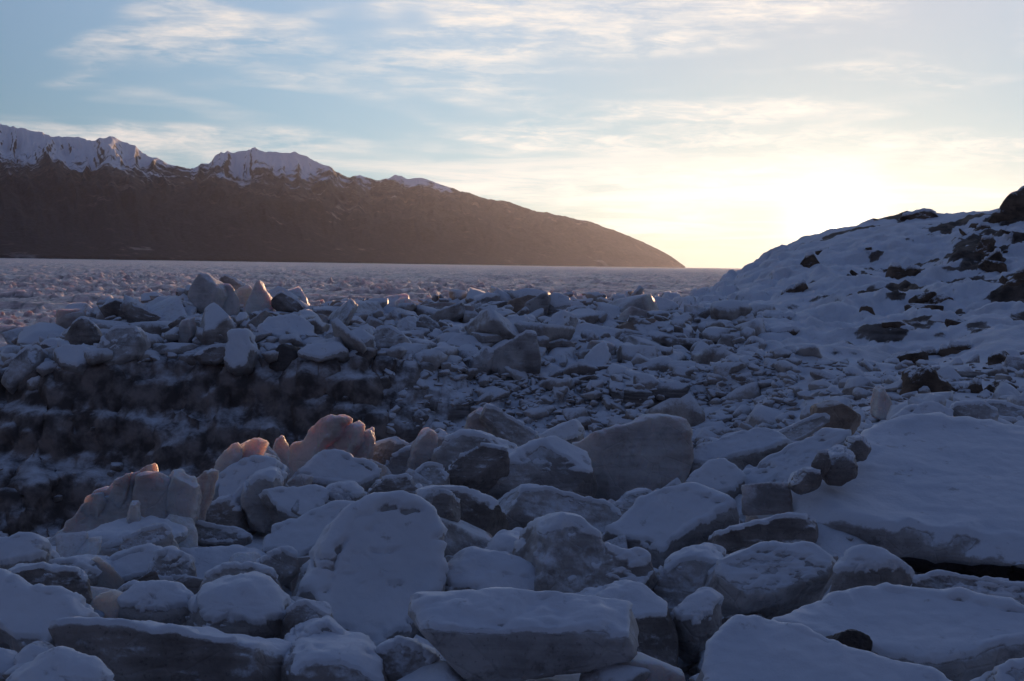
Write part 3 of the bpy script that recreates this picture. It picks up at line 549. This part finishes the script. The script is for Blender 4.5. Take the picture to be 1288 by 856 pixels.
# ------------------------------------------------------------------ terrain
def cols():
    T = [
     (-700, [(7, 2.2), (8, 1.2), (11, -.3), (27, -.5), (31, 1.2), (33, 1.4), (35, 1.4), (38, -.6)]),
     (-300, [(7, 2.3), (9, 1.9), (12, -.3), (27, -.4), (31, Z(0, 535, 31)), (33, Z(0, 515, 33)), (35, Z(0, 500, 35)), (38, -.6)]),
     (0,    [(7, 2.55), (9.3, 2.5), (12.5, -.2), (26.5, -.3), (30.5, Z(0, 486, 30.5)), (32.5, Z(0, 472, 32.5)), (35, Z(0, 468, 35)), (39, -.6)]),
     (100,  [(7.5, 2.55), (10.5, 2.65), (14, -.1), (27, -.3), (30, Z(100, 465, 30)), (33, Z(100, 437, 33)), (37, Z(100, 420, 37)), (43, -.6)]),
     (250,  [(8, 2.6), (12, 2.8), (15.5, 0), (27, -.2), (30, Z(250, 455, 30)), (34, Z(250, 418, 34)), (38.5, Z(250, 388, 38.5)), (46, -.6)]),
     (450,  [(8, 2.6), (13.5, 2.8), (17.5, .3), (26.5, 0), (30, Z(450, 450, 30)), (35, Z(450, 418, 35)), (41, Z(450, 397, 41)), (47, -.6)]),
     (650,  [(8, 2.6), (14, 2.75), (18, .5), (26, .5), (31, Z(650, 475, 31)), (35, Z(650, 424, 35)), (42, Z(650, 391, 42)), (48, -.6)]),
     (850,  [(8, 2.6), (14, 2.65), (17.5, .9), (26, Z(850, 562, 26)), (31, Z(850, 480, 31)), (38, Z(850, 420, 38)), (48, Z(850, 386, 48)), (57, -.6)]),
     (930,  [(8, 2.6), (14, 2.7), (17.5, 1.2), (26, Z(930, 565, 26)), (30, Z(930, 475, 30)), (42, Z(930, 402, 42)), (60, Z(930, 345, 60)), (84, -.6)]),
     (1000, [(8, 2.6), (14, 2.8), (18, 1.7), (25, Z(1000, 548, 25)), (30, Z(1000, 462, 30)), (44, Z(1000, 388, 44)), (62, Z(1000, 307, 62)), (96, -.6)]),
     (1055, [(8, 2.6), (14, Z(1055, 580, 14)), (18, Z(1055, 545, 18)), (25, Z(1055, 510, 25)), (31, Z(1055, 458, 31)), (44, Z(1055, 380, 44)), (63, Z(1055, 289, 63)), (100, -.2)]),
     (1150, [(8, 2.6), (13.5, Z(1150, 580, 13.5)), (18, Z(1150, 535, 18)), (24, Z(1150, 505, 24)), (32, Z(1150, 450, 32)), (45, Z(1150, 370, 45)), (64, Z(1150, 271, 64)), (104, 0)]),
     (1288, [(8, 2.6), (13.5, Z(1288, 580, 13.5)), (18, Z(1288, 538, 18)), (24, Z(1288, 505, 24)), (32, Z(1288, 430, 32)), (45, Z(1288, 345, 45)), (60, Z(1288, 263, 60)), (104, 2)]),
     (1700, [(8, 2.6), (13.5, Z(1288, 580, 13.5)), (18, Z(1288, 520, 18)), (24, Z(1288, 480, 24)), (32, Z(1288, 400, 32)), (44, Z(1288, 290, 44)), (60, Z(1288, 180, 60)), (104, 5)]),
    ]
    u = np.array([U(t[0]) for t in T]); y = np.array([[q[0] for q in t[1]] for t in T]); z = np.array([[q[1] for q in t[1]] for t in T])
    return u, y, z
TU, TY, TZ = cols()

def smooth_cols(A, uu):
    # monotone cubic through the columns
    o = np.zeros((len(uu), A.shape[1]))
    dx = np.diff(TU)
    for k in range(A.shape[1]):
        dy = np.diff(A[:, k]) / dx
        m = np.r_[dy[0], np.where(dy[:-1] * dy[1:] > 0, 2 * dy[:-1] * dy[1:] / (dy[:-1] + dy[1:] + 1e-12), 0), dy[-1]]
        i = np.clip(np.searchsorted(TU, uu) - 1, 0, len(TU) - 2); t = np.clip((uu - TU[i]) / dx[i], 0, 1)
        o[:, k] = ((2 * t**3 - 3 * t**2 + 1) * A[i, k] + (t**3 - 2 * t**2 + t) * dx[i] * m[i] + (-2 * t**3 + 3 * t**2) * A[i + 1, k] + (t**3 - t**2) * dx[i] * m[i + 1])
    return o

NC, NR = 760, 900
uu = np.linspace(-.62, .62, NC)
yy = 2.0 * (104 / 2.0) ** np.linspace(0, 1, NR)
NYc, NZc = smooth_cols(TY, uu), smooth_cols(TZ, uu)
GY = np.repeat(yy[:, None], NC, 1); GX = GY * uu[None]
GZ = np.zeros((NR, NC)); GT = np.zeros((NR, NC))
for j in range(NC):
    GZ[:, j] = np.interp(yy, np.r_[2, NYc[j]], np.r_[NZc[j, 0], NZc[j]])
    GT[:, j] = np.interp(yy, np.r_[2, NYc[j]], np.arange(9))       # which stretch of the profile: 3-4 gully floor, 4-5 face, 5-7 bank
px, py = GX.ravel(), GY.ravel(); gt = GT.ravel(); gz = GZ.ravel()
far_r = sstep(.13, .26, px / py)                                   # the hill
# ground under the foreground blocks follows what lies on it
if BLOCKS:
    fg = (py < 20)
    num = np.full(fg.sum(), 0.0); den = np.full(fg.sum(), 0.0)
    X_, Y_ = px[fg], py[fg]
    for b in BLOCKS:
        if b[1] > 17: continue
        h = b[3] - b[2]; zt = b[2] + .04 * h
        sx, sy = max(b[4] * .4, .3), max(b[5] * .45, .3)
        w = np.exp(-.5 * (((X_ - b[0]) / sx) ** 2 + ((Y_ - b[1]) / sy) ** 2))
        num += w * zt; den += w
    k = np.minimum(den / .6, 1) * (1 - sstep(15, 18, Y_))
    gz[fg] = gz[fg] * (1 - k) + k * num / (den + 1e-9)
P3 = xyz(px, py)
nearw = 1 - sstep(16, 20, py)
bankw = sstep(19, 25, py) * (1 - far_r)
hillw = sstep(24, 40, py) * far_r
faceband = sstep(3.2, 4.2, gt) * (1 - sstep(5.0, 5.7, gt))
top = sstep(4.9, 5.6, gt)
d1, d2, cv, gx_, gy_ = cells(px * 1.1 + .25 * fbm(P3 * .8, 2, 5), py * 1.1, 3)
lump = np.clip(d2 - d1, 0, .35) / .35 * (.5 + .5 * cv)
gz = gz + nearw * (fbm(P3 * 1.3, 4, 61) * .10 + fbm(P3 * 5, 3, 62) * .03)
gz = gz + bankw * top * (.16 + (lump - .3) * .45 + fbm(P3 * .5, 3, 63) * .25 + fbm(P3 * 2.2, 3, 64, ridged=True) * .10)
gz = gz + bankw * (1 - top) * (fbm(P3 * .6, 3, 65) * .25 + fbm(P3 * 2, 4, 66, ridged=True) * .12 + (lump - .3) * .22)
rid = fbm(np.stack([px * .22 - py * .10, py * .30 + px * .13, px * 0], 1), 5, 67, ridged=True)
hillamp = hillw * (1 - .55 * sstep(6.4, 7, gt) * (1 - sstep(7.0, 7.3, gt)))
gz = gz + hillamp * (rid * .55 + fbm(P3 * .7, 5, 68, ridged=True) * .26 + fbm(P3 * 2.6, 4, 69, ridged=True) * .10)
V = np.stack([px, py, gz], 1); Q = gridq(NR, NC)
N = vnormals(V, Q)
if N[:, 2].mean() < 0: Q = Q[:, ::-1]; N = -N
# ledges and hollows in the steep bank face
fa = faceband * sstep(19, 24, py) * (1 - .6 * far_r)
led = fbm(V * np.array([.30, .30, 2.0]), 3, 71) * .48 + fbm(V * np.array([.9, .9, 2.2]), 3, 72, ridged=True) * .30 + fbm(V * 2.6, 3, 73) * .07
V = V + (N * np.array([1, 1, .35])) * (led * fa)[:, None]
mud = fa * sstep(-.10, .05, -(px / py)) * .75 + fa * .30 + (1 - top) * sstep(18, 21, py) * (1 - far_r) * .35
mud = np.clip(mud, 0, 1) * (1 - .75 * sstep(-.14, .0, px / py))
qa, qb_ = (px - 14) * .80 + (py - 45) * .60, -(px - 14) * .60 + (py - 45) * .80
rockn = fbm(np.stack([qa * .10, qb_ * .55, V[:, 2] * .5], 1), 5, 74) * .75 + fbm(P3 * 1.1, 4, 75) * .35
rock = hillw * sstep(.16, .26, rockn + .06 + .28 * sstep(.24, .34, px / py) * sstep(30, 42, py) - .13)
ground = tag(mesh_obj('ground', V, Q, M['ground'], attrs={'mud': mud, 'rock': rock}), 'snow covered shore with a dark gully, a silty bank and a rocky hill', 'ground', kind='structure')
TV = V.reshape(NR, NC, 3)
def ground_z(x, y):
    j = int(np.clip(np.searchsorted(uu, x / y), 0, NC - 1)); i = int(np.clip(np.searchsorted(yy, y), 0, NR - 1))
    return TV[i, j, 2]
# the shore behind the viewpoint, one sheet a little lower
xb, yb = np.meshgrid(np.linspace(-70, 70, 60), np.linspace(-60, 6, 30)); pb = xyz(xb.ravel(), yb.ravel())
pb[:, 2] = 1.6 + fbm(pb * .2, 3, 80) * .5 - sstep(2.0, 6.0, pb[:, 1]) * 2.5
qb = gridq(30, 60)
tag(mesh_obj('shore', pb, qb if np.cross(pb[qb[0, 1]] - pb[qb[0, 0]], pb[qb[0, 2]] - pb[qb[0, 0]])[2] > 0 else qb[:, ::-1], M['ground'], attrs={'mud': np.zeros(len(pb)), 'rock': np.zeros(len(pb))}), 'open snowy shore stretching out behind the ice blocks', 'ground', kind='structure')
def hit_depth(px_, py_, d, lo, hi):
    dr = rays([(px_, py_)])[0]
    for Y in np.linspace(lo, hi, 400):
        p = C0 + dr * (Y / dr[1])
        if p[2] < ground_z(p[0], p[1]): return Y
    return d
build(BANK, 'bank'); build(ROCKS, 'hill')

# ------------------------------------------------------------------ loose ice
PROTO = {}
def proto(key, kind, k, dims, p, seed):
    rs = np.random.default_rng(seed); V_, Q_ = chunk(k, rs, dims, p)
    me = None
    o = mesh_obj('ice_chunk', V_, Q_, M[kind]); me = o.data; bpy.data.objects.remove(o); PROTO[key] = me
KINDS_ = ['ice', 'rubble', 'dirty', 'ice', 'rubble', 'pale', 'rubble', 'ice']
for i in range(16):
    r_ = np.random.default_rng(500 + i)
    dims = (1, r_.uniform(.55, .95), r_.uniform(.18, .55))
    proto(i, KINDS_[i % 8], 12, dims, r_.uniform(30, 70), 600 + i)
def place_chunk(key, pos, size, rm, label, group, name='ice_chunk'):
    o = bpy.data.objects.new(name, PROTO[key]); COL.objects.link(o)
    o.location = [float(c) for c in pos]; o.rotation_euler = Matrix(rm.tolist()).to_euler(); o.scale = (size,) * 3
    tag(o, label, 'ice chunk', group); return o
rs = np.random.default_rng(77)
n = 0
while n < 150:                       # medium chunks in the rubble of the bank
    q = rs.uniform(20, 905); Y = rs.uniform(30, 46)
    g_top = np.interp(U(q), TU, TY[:, 4]); g_end = np.interp(U(q), TU, TY[:, 6])
    Y = rs.uniform(g_top + .1, min(g_end + 1.5, 47 if q < 780 else 42)); x = U(q) * Y; s = float(np.clip(rs.lognormal(-.85, .45), .2, 1.1))
    place_chunk(int(rs.integers(16)), (x, Y, ground_z(x, Y) + s * .06), s, rotm(rs, .5),
                'small snow dusted ice chunk among the rubble on top of the far bank', 'small ice chunks on the far bank'); n += 1
n = 0
while n < 95:                        # small chunks in the gaps between the foreground blocks
    q = rs.uniform(-10, 1010); Y = rs.uniform(7.2, 14.5); x = U(q) * Y
    if Y > np.interp(U(q), TU, TY[:, 1]) + .3: continue
    s = float(np.clip(rs.lognormal(-1.75, .4), .08, .34))
    place_chunk(int(rs.integers(16)), (x, Y, ground_z(x, Y) + s * .3), s, rotm(rs, .5),
                'small loose ice chunk in the gaps between the foreground blocks', 'small ice chunks in the foreground'); n += 1
for i in range(8):
    r_ = np.random.default_rng(540 + i)
    proto(100 + i, ['pale', 'ice', 'pale', 'dirty'][i % 4], 12, (1, r_.uniform(.6, .9), r_.uniform(.10, .17)), 40, 640 + i)
n = 0
while n < 55:                        # thin plates jammed upright between the foreground blocks
    q = rs.uniform(40, 980); u_ = U(q); c_ = np.interp(u_, TU, TY[:, 1]); Y = c_ - abs(rs.normal(0, 1.6)) if n < 38 else rs.uniform(8, c_); x = u_ * Y
    s = float(np.clip(rs.lognormal(-1.55, .35), .1, .17 if Y < 10 else .22 if Y < 12 else .36))
    tilt = np.array((Matrix.Rotation(rs.uniform(-.9, .9), 3, 'Z') @ Matrix.Rotation(rs.uniform(.7, 1.5), 3, 'X') @ Matrix.Rotation(rs.uniform(0, 6.28), 3, 'Z')))
    o = place_chunk(100 + int(rs.integers(8)), (x, Y, ground_z(x, Y) + s * .55 + .1), s, tilt,
                'thin tilted ice plate jammed between the bigger foreground blocks', 'thin ice plates in the foreground', 'ice_plate'); o['category'] = 'ice plate'; n += 1
n = 0
while n < 40:                        # blocks along the foot of the hill behind the huge slab
    q = rs.uniform(880, 1290); Y = rs.uniform(17.5, 29); x = U(q) * Y
    s = float(np.clip(rs.lognormal(-1.5, .45), .1, .5))
    place_chunk(int(rs.integers(16)), (x, Y, ground_z(x, Y) + s * .05), s, rotm(rs, .4),
                'small snowy ice chunk strewn over the foot of the rocky hill', 'small ice chunks at the foot of the hill'); n += 1

for i in range(6):
    r_ = np.random.default_rng(560 + i); proto(200 + i, 'rock', 12, (1, r_.uniform(.5, .9), r_.uniform(.3, .6)), 30, 660 + i)
n = 0
while n < 34:                        # small rocks breaking the snow of the hillside
    q = rs.uniform(1000, 1300); Y = rs.uniform(24, 58); x = U(q) * Y
    if rs.uniform() > .15 + .85 * (q - 1000) / 290: continue
    s = float(np.clip(rs.lognormal(-1.25, .5), .1, .75))
    o = place_chunk(200 + int(rs.integers(6)), (x, Y, ground_z(x, Y) - s * .05), s, rotm(rs, .4),
                'small dark rock poking through the snow of the hillside', 'small rocks on the hillside', 'boulder'); o['category'] = 'rock'; n += 1

def rubble(name, label, count, sampler, size, mat, seed, k=4):
    rs = np.random.default_rng(seed); Vs, Qs = [], []; o_ = 0
    lib = [chunk(k, rs, (1, rs.uniform(.55, .95), rs.uniform(.25, .7)), rs.uniform(30, 60)) for _ in range(24)]
    for _ in range(count):
        x, y = sampler(rs); s = float(np.clip(rs.lognormal(*size), .03, .6))
        v, q = lib[int(rs.integers(24))]
        v = (v * s) @ rotm(rs, .5).T + np.array([x, y, ground_z(x, y) + s * .02])
        Vs.append(v); Qs.append(q + o_); o_ += len(v)
    return tag(mesh_obj(name, np.vstack(Vs), np.vstack(Qs), M[mat], smooth=False), label, 'rubble', kind='stuff')
def s_bank(rs):
    q = rs.uniform(-120, 960); u_ = U(q)
    a, b = np.interp(u_, TU, TY[:, 4]), np.interp(u_, TU, TY[:, 6]); y = rs.uniform(a - .2, min(b + 2, 47 if q < 800 else 41)); return u_ * y, y
def s_face(rs):
    while True:
        q = rs.uniform(480, 1000); u_ = U(q); a, b = np.interp(u_, TU, TY[:, 3]), np.interp(u_, TU, TY[:, 4]); y = rs.uniform(a - 1, b + .5)
        if rs.uniform() < (q - 440) / 300: return u_ * y, y
def s_gully(rs):
    q = rs.uniform(-100, 560); u_ = U(q); y = rs.uniform(16, 30.5); return u_ * y, y
def s_near(rs):
    while True:
        q = rs.uniform(-60, 1340); y = rs.uniform(6.2, 15.5)
        if y < np.interp(U(q), TU, TY[:, 1]) + .6: return U(q) * y, y
def s_foot(rs):
    q = rs.uniform(860, 1330); y = 16.5 + 14 * rs.uniform() ** 1.3; return U(q) * y, y
rubble('ice_rubble', 'fine snowy ice rubble covering the top of the far bank', 2600, s_bank, (-1.75, .5), 'rubble', 901)
rubble('ice_rubble', 'crumbled snowy ice rubble on the slope below the upright plate', 3600, s_face, (-2.5, .6), 'rubble', 902)
rubble('ice_rubble', 'dirty ice rubble clinging to the steep wall of the gully', 60, s_gully, (-1.9, .5), 'dirty', 903)
rubble('ice_rubble', 'fine ice crumbs in the gaps of the foreground pile', 700, s_near, (-3.1, .5), 'ice', 904)
rubble('ice_rubble', 'snowy ice crumbs between the huge slab and the hill', 800, s_foot, (-2.2, .5), 'rubble', 905)

# unseen wooded slope added behind the viewpoint to block low rear sky light
xb, yb = np.meshgrid(np.linspace(-320, 320, 80), np.linspace(-190, -18, 40)); pb = xyz(xb.ravel(), yb.ravel())
pb[:, 2] = .8 + np.maximum(-18 - pb[:, 1], 0) * .62 + fbm(pb * .03, 4, 81) * 6 * sstep(-18, -50, pb[:, 1])
qb = gridq(40, 80)
tag(mesh_obj('hillside', pb, qb if np.cross(pb[qb[0, 1]] - pb[qb[0, 0]], pb[qb[0, 2]] - pb[qb[0, 0]])[2] > 0 else qb[:, ::-1], M['mountain']), 'unseen dark slope added behind the shore to block sky light', 'hillside', kind='structure')


# ------------------------------------------------------------------ sea ice
nc, nr = 820, 900
us = np.linspace(-.75, .75, nc); ys = 33 * (19000 / 33.0) ** np.linspace(0, 1, nr)
sy = np.repeat(ys, nc); sx = sy * np.tile(us, nr)
wob = fbm(xyz(sx * .3, sy * .3), 2, 90)
d1, d2, cv, gx_, gy_ = cells(sx * .42 + wob * .5, sy * .42 + wob * .4, 91)
e1, e2, ev, hx, hy = cells(sx * 1.3 + wob, sy * 1.3, 95)
edge = sstep(.03, .16, d2 - d1)
field = sstep(-.25, .35, fbm(xyz(sx * .02, sy * .012), 3, 97))
hz = edge * (.10 + .16 * (cv + 1) / 2 + gx_ * .35 * _h(np.floor(cv * 1e4).astype(np.int64), np.zeros(len(cv), np.int64), np.zeros(len(cv), np.int64), 5) + gy_ * .25 * cv)
hz += (.35 + .65 * field) * sstep(.02, .14, e2 - e1) * np.clip(ev, 0, 1) ** 2 * .42
hz += fbm(xyz(sx * 2, sy * 2), 3, 99, ridged=True) * .05 + fbm(xyz(sx * .12, sy * .12), 3, 98) * .12
far = sstep(700, 4000, sy)
pan = sstep(-.15, .25, fbm(xyz(sx * .035, sy * .016), 3, 101))
hz = (hz * (.35 + .9 * pan) + np.clip(fbm(xyz(sx * .05, sy * .11), 3, 102, ridged=True) - .35, 0, 1) * 1.1) * (1 - .4 * far)
gap = (1 - edge) * .8 * (1 - .7 * sstep(200, 1200, sy))
qs = gridq(nr, nc); vs = np.stack([sx, sy, hz * (1.05 + .45 * sstep(90, 250, sy)) - .05], 1)
if np.cross(vs[qs[0, 1]] - vs[qs[0, 0]], vs[qs[0, 2]] - vs[qs[0, 0]])[2] < 0: qs = qs[:, ::-1]
tag(mesh_obj('sea_ice', vs, qs, M['sea'], attrs={'gap': gap}), 'wide plain of broken sea ice reaching the far shore', 'sea ice', kind='structure')

# ------------------------------------------------------------------ mountains
sil = np.array([(-500, 140), (-300, 150), (-120, 145), (-40, 152), (0, 157), (30, 162), (60, 170), (95, 173), (118, 179), (140, 174), (165, 181), (190, 196), (212, 208), (240, 212), (262, 205), (280, 194), (300, 189), (318, 186), (335, 191), (352, 193), (372, 191), (385, 195), (400, 206), (430, 221), (440, 224), (452, 220), (475, 227), (488, 225), (497, 219), (512, 224), (530, 223), (550, 230), (580, 241), (610, 250), (640, 254), (660, 262), (700, 272), (735, 277), (780, 292), (820, 309), (845, 323), (862, 335)], float)
dv = rays(sil); su = dv[:, 0] / dv[:, 1]; sz = dv[:, 2] / dv[:, 1]
nu, nt = 1300, 170
um = np.linspace(su[0], su[-1], nu); t_ = np.linspace(0, 1.35, nt)
slope = np.interp(um, su, sz)
fr = (um - su[0]) / (su[-1] - su[0])
R0 = 5200 + 4300 * fr ** 3; R1 = R0 + 3600 * (1 - fr ** 4) + 30
Yr = R0[None] + (R1 - R0)[None] * t_[:, None]
Hs = np.maximum(CAMZ + slope * R1, 0)
prof = np.where(t_ <= 1, .10 * np.sin(np.minimum(t_, 1) * math.pi) * 0 + np.minimum(t_, 1) ** 1.15, 1 - (t_ - 1) * 1.2)[:, None]
hm = Hs[None] * prof
mx, my = (um[None] * Yr).ravel(), Yr.ravel()
tq = np.repeat(t_, nu); uq = np.tile(um, nt) + .012 * fbm(xyz(np.tile(um, nt) * 9, tq * 3), 3, 108)
r1 = fbm(xyz(uq * 26, tq * 1.1), 5, 110, ridged=True).reshape(nt, nu)
r2 = fbm(xyz(uq * 95, tq * 4.5), 4, 111, ridged=True).reshape(nt, nu)
amp = np.sqrt(np.clip(t_ * (1 - t_) * 4, 0, 1))[:, None]
hm = hm * (1 + amp * (.26 * r1 + .09 * r2 - .12)) + Hs[None] * (.022 * r2 * np.exp(-((t_ - 1) / .15) ** 2)[:, None])
hm = np.where(t_[:, None] < .02, -4, hm)
vm = np.stack([mx, my, hm.ravel()], 1); qm = gridq(nt, nu)
if vnormals(vm, qm)[:, 2].mean() < 0: qm = qm[:, ::-1]
tag(mesh_obj('mountain', vm, qm, M['mountain'], attrs={'rib': (r1 * .6 + r2 * .4).ravel()}), 'long dark forested mountain range with snow on its peaks across the inlet', 'mountain', kind='structure')

# ------------------------------------------------------------------ sun, sky, air
sd = rays([(1050, 278)])[0]; sd /= np.linalg.norm(sd)
SUN_EL, SUN_AZ = math.asin(sd[2]), math.atan2(sd[0], sd[1])
L = bpy.data.lights.new('sun', 'SUN'); L.energy = 5.0; L.angle = math.radians(.53); L.color = (1.0, .60, .34)
lo = bpy.data.objects.new('sun', L); COL.objects.link(lo)
lo.rotation_euler = Vector(sd).to_track_quat('Z', 'Y').to_euler()

w = bpy.data.worlds.new('World'); S.world = w; w.use_nodes = True
t = NT.__new__(NT); t.t = w.node_tree; t.t.nodes.clear()
out = t.t.nodes.new('ShaderNodeOutputWorld')
sky = t.n('ShaderNodeTexSky', sky_type='NISHITA', sun_disc=False, sun_elevation=SUN_EL, sun_rotation=SUN_AZ, altitude=0, air_density=1.0, dust_density=1.0, ozone_density=2.0)
gen = t.n('ShaderNodeTexCoord').outputs['Generated']
dirv = t.n('ShaderNodeVectorMath', {0: gen}, operation='NORMALIZE').outputs[0]
dz = t.n('ShaderNodeSeparateXYZ', {0: dirv}).outputs[2]
dot = t.n('ShaderNodeVectorMath', {0: dirv, 1: tuple(sd)}, operation='DOT_PRODUCT').outputs['Value']
ang = t.math('ARCCOSINE', t.math('MINIMUM', dot, 1.0))
def gauss(width):
    q = t.math('DIVIDE', ang, math.radians(width)); return t.math('POWER', 2.71828, t.math('MULTIPLY', t.math('MULTIPLY', q, q), -1.0))
def scl(c, f):
    d = t.n('ShaderNodeVectorMath', {0: c, 'Scale': f}, operation='SCALE'); return d.outputs[0]
def add(a, b): return t.n('ShaderNodeVectorMath', {0: a, 1: b}, operation='ADD').outputs[0]
SKY_K = dict(base=1.0)
lowk = t.step(dz, .08, .42)
base = t.n('ShaderNodeVectorMath', {0: sky.outputs[0], 1: t.mix(lowk, (.16, .42, 1.12), (1.95, 2.0, 2.95))}, operation='MULTIPLY').outputs[0]
disc = t.math('SUBTRACT', 1.0, t.step(ang, math.radians(.22), math.radians(.34)))
glow = add(add(scl((1.0, .90, .72), t.math('MULTIPLY', gauss(1.5), 9.0)), scl((1.0, .86, .62), t.math('MULTIPLY', gauss(5.5), 0.9))), scl((1.0, .85, .62), t.math('MULTIPLY', disc, 250.0)))
dq = t.math('DIVIDE', dz, .45)
low = t.math('POWER', 2.71828, t.math('MULTIPLY', t.math('MULTIPLY', dq, dq), -1.0))
base = add(base, scl((3.45, 5.45, 6.6), t.math('MULTIPLY', gauss(40.0), low)))
base = scl(base, t.math('SUBTRACT', 1.0, t.math('MULTIPLY', gauss(15.0), .38)))
base = add(base, glow)
def cloud(scale, rot, loc, size, det, lo_, hi_):
    v_ = t.n('ShaderNodeMapping', {'Vector': dirv, 'Scale': scale, 'Rotation': (0, math.radians(rot), 0), 'Location': loc}).outputs[0]
    return t.step(t.n('ShaderNodeTexNoise', {'Vector': v_, 'Scale': size, 'Detail': det, 'Roughness': .62, 'Distortion': .35}).outputs['Fac'], lo_, hi_)
rip = cloud((30, 30, 150), 3, (0, 0, 0), 1.0, 6, .36, .70)          # ripples of the high thin cloud
wisp = cloud((5, 5, 36), -6, (1.3, 0, .7), 1.0, 7, .44, .72)        # long wisps
patch = cloud((3.0, 3.0, 13), 8, (2.2, 1.1, 3.3), 1.0, 3, .46, .58)
cl = t.math('MULTIPLY', t.math('ADD', t.math('MULTIPLY', rip, .55), t.math('MULTIPLY', wisp, .75), clamp=True), patch)
lowc = t.math('MULTIPLY', cloud((4, 4, 60), -5, (.2, .9, .3), 1.0, 6, .46, .66), t.math('SUBTRACT', 1.0, t.step(dz, .05, .10)))
cl = t.math('MAXIMUM', cl, t.math('MULTIPLY', lowc, .8))
cl = t.math('MULTIPLY', cl, t.step(dz, .004, .03))
warm = t.mix(gauss(24.0), (8.2, 7.5, 7.2), (11.0, 10.0, 8.6))
warm = t.mix(t.step(dz, .3, .6), warm, (1.2, 1.3, 1.7))
base = t.mix(t.math('MULTIPLY', cl, .85), base, warm)
bg = t.n('ShaderNodeBackground', {'Color': base, 'Strength': 0.10})
t.t.links.new(bg.outputs[0], out.inputs[0])
w.cycles.sampling_method = 'MANUAL'; w.cycles.sample_map_resolution = 2048

def haze_box():
    lo_, hi_ = (-17000, -220, -6), (17000, 19500, 1150)
    v = np.array([[x, y, z] for x in (lo_[0], hi_[0]) for y in (lo_[1], hi_[1]) for z in (lo_[2], hi_[2])], float)
    q = np.array([[0, 1, 3, 2], [4, 6, 7, 5], [0, 4, 5, 1], [2, 3, 7, 6], [0, 2, 6, 4], [1, 5, 7, 3]])
    m = bpy.data.materials.new('haze'); m.use_nodes = True; nt_ = m.node_tree; nt_.nodes.clear()
    o = nt_.nodes.new('ShaderNodeOutputMaterial'); p = nt_.nodes.new('ShaderNodeVolumePrincipled')
    p.inputs['Color'].default_value = (.70, .76, 1.0, 1); p.inputs['Density'].default_value = HAZE; p.inputs['Anisotropy'].default_value = .72
    nt_.links.new(p.outputs[0], o.inputs['Volume'])
    tag(mesh_obj('haze', v, q, m, smooth=False), 'thin evening haze over the inlet', 'haze', kind='stuff')
HAZE = .75e-5
haze_box()

S.render.engine = 'CYCLES'
S.cycles.use_denoising = True
S.cycles.max_bounces = 5; S.cycles.diffuse_bounces = 3; S.cycles.volume_bounces = 0; S.cycles.sample_clamp_indirect = 4
S.view_settings.view_transform = 'Standard'; S.view_settings.look = 'None'
S.view_settings.exposure = 0.0; S.view_settings.gamma = 1.0
